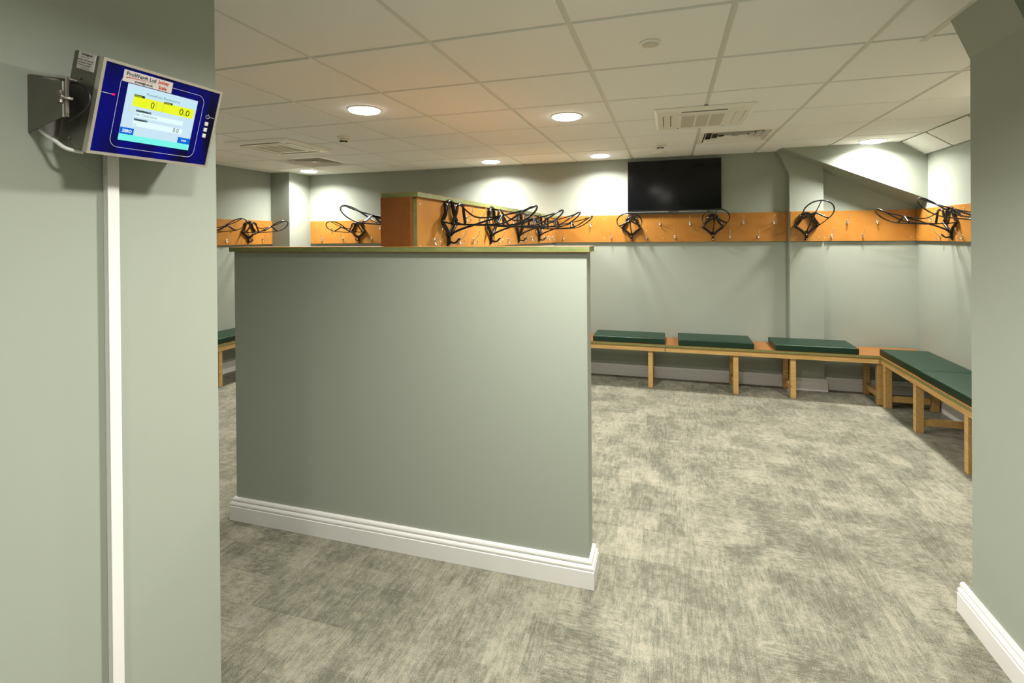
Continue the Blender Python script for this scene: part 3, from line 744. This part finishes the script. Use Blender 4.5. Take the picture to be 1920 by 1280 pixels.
quad('dark_tab', E_grey, scr, 78.6, 107.5, 104.4, 108.6, zt); text('Deduction', 0.0052, E_dark, scr, 0.0795, -0.1083, zt + .0002, sx=1.08, bold=0.0002)
text('Lb', 0.0048, E_grey, scr, 0.0800, -0.1188, zt)
text('0.0', 0.0140, E_dark, scr, 0.1682, -0.1182, zt, sx=0.86)
bz = quad('zero_button', E_btn, scr, 54.3, 82.8, 126.6, 140.6, zt)
text('ZERO', 0.0082, E_white, scr, 0.0590, -0.1362, zt + .0003, bold=0.0003, sx=0.93)
quad('next_button', E_btn, scr, 184.4, 216, 126.9, 140.6, zt)
text('>>>', 0.0080, E_white, scr, 0.1935, -0.1362, zt + .0003, bold=0.0003, sx=0.9)
# side label: on the side facing the viewer (local x = 0 plane)
lb = empty('tmp')
mb = MB(); mb.box(-0.0002, 0.0012, -0.0350, -0.0018, -0.0665, -0.0198); sl = mb.build('rating_label', M_sticker, disp)
bpy.data.objects.remove(lb)
def side_text(body, size, bz_, by_, sx=1.0, bold=0.0):
    o = text(body, size, M_ink, sl, 0, 0, 0, sx=sx, bold=bold)
    for vv in o.data.vertices:
        x, y = vv.co.x, vv.co.y; vv.co = Vector((-0.0006, -by_ + y, -bz_ + x))
    return o
side_text('ProWeigh Ltd', 0.0052, 0.0580, 0.0075, bold=0.0002)
# the small print under the maker's name is too fine to read: broken dark strokes
mb = MB(); rnd = random.Random(3)
for row, (b_, xa_, xb_) in enumerate([(.0112, -.058, -.036), (.0165, -.064, -.024), (.0215, -.064, -.026), (.0262, -.064, -.028), (.0300, -.052, -.032), (.0325, -.054, -.030)]):
    x = xa_
    while x < xb_:
        l_ = rnd.uniform(.0006, .0020); h_ = rnd.uniform(.0003, .0011) if 0 < row < 4 else .0003
        dy = rnd.uniform(-.0003, .0003)
        mb.box(-0.0006, -0.0003, -b_ - h_ + dy, -b_ + h_ * .4 + dy, x, min(x + l_, xb_)); x += l_ + rnd.uniform(.0002, .0008)
mb.build('lettering', M_ink, sl)
for yy in (.0528, .1740):
    MB().lathe([(0.003, -0.0012), (0.003, 0.0012)], (0, -yy, -.0535), 12, 'x').build('screw', M_steel, disp)

# wall bracket holding the display
br = empty('display_bracket', (-1.2, 0.0, EYE))
tag(br, 'folded steel wall bracket and thumb screw holding the weighing display', 'bracket')
ya, yb = 0.682, 1.005
for yy in (ya, yb):
    mb = MB(); pr = [(0.0005, .213), (0.0005, .327), (.097, .303), (.097, .237)]
    mb.hexa([(x, yy - .0012, z) for x, z in pr], [(x, yy + .0012, z) for x, z in pr]); mb.build('side_plate', M_steel, br)
MB().box(0.0005, 0.003, ya + .0013, yb - .0013, .213, .327).build('back_plate', M_steel_light, br)
mb = MB(); mb.box(.0975, .1000, ya - .002, ya + .0025, .236, .304); mb.build('edge_strip', M_steel_light, br, bevel=0.001)
mb = MB(); mb.box(.1060, .1080, ya - .002, ya + .0045, .236, .312); mb.build('edge_strip', M_steel, br, bevel=0.001)
mb = MB(); pr = [(0.003, .327), (.105, .309)]; mb.hexa([(pr[0][0], ya, pr[0][1]), (pr[1][0], ya, pr[1][1]), (pr[1][0], ya + .02, pr[1][1]), (pr[0][0], ya + .02, pr[0][1])], [(pr[0][0], ya, pr[0][1] + .002), (pr[1][0], ya, pr[1][1] + .002), (pr[1][0], ya + .02, pr[1][1] + .002), (pr[0][0], ya + .02, pr[0][1] + .002)])
mb.build('top_flange', M_steel_light, br)
kc = (.1045, ya, .272)
mb = MB(); mb.lathe([(.0050, -.012), (.0060, -.010), (.0060, -.003), (.004, -.0021)], kc, 16, 'y')
for sg in (-1, 1): mb.tube([(kc[0], ya - .007, kc[2]), (kc[0] - .0005, ya - .008, kc[2] + sg * .006), (kc[0] - .001, ya - .009, kc[2] + sg * .0115)], [.0035, .0040, .0048], 12, 4)
ts = mb.build('thumb_screw', M_steel, br)
mb = MB(); mb.tube([(kc[0] + .004, ya - .006, kc[2] - .001), (kc[0] + .011, ya + .006, kc[2] - .002)], .0026, 12); mb.build('stud', M_steel_light, ts)
# cables
mb = MB(); mb.tube([(-1.105, .697, 1.806), (-1.087, .702, 1.803), (-1.070, .704, 1.790), (-1.065, .704, 1.770), (-1.074, .701, 1.752), (-1.095, .697, 1.738), (-1.115, .695, 1.731)], .0021, 8, 5)
tag(mb.build('signal_cable', M_rubber), 'thin black cable looping beside the display thumb screw', 'cable')
mb = MB(); mb.tube([(-1.186, .690, 1.726), (-1.179, .690, 1.718), (-1.168, .693, 1.708), (-1.155, .700, 1.697), (-1.140, .710, 1.683), (-1.132, .735, 1.679)], .0038, 10, 5)
tag(mb.build('power_cable', M_white), 'short white cable sagging from under the display bracket', 'cable')
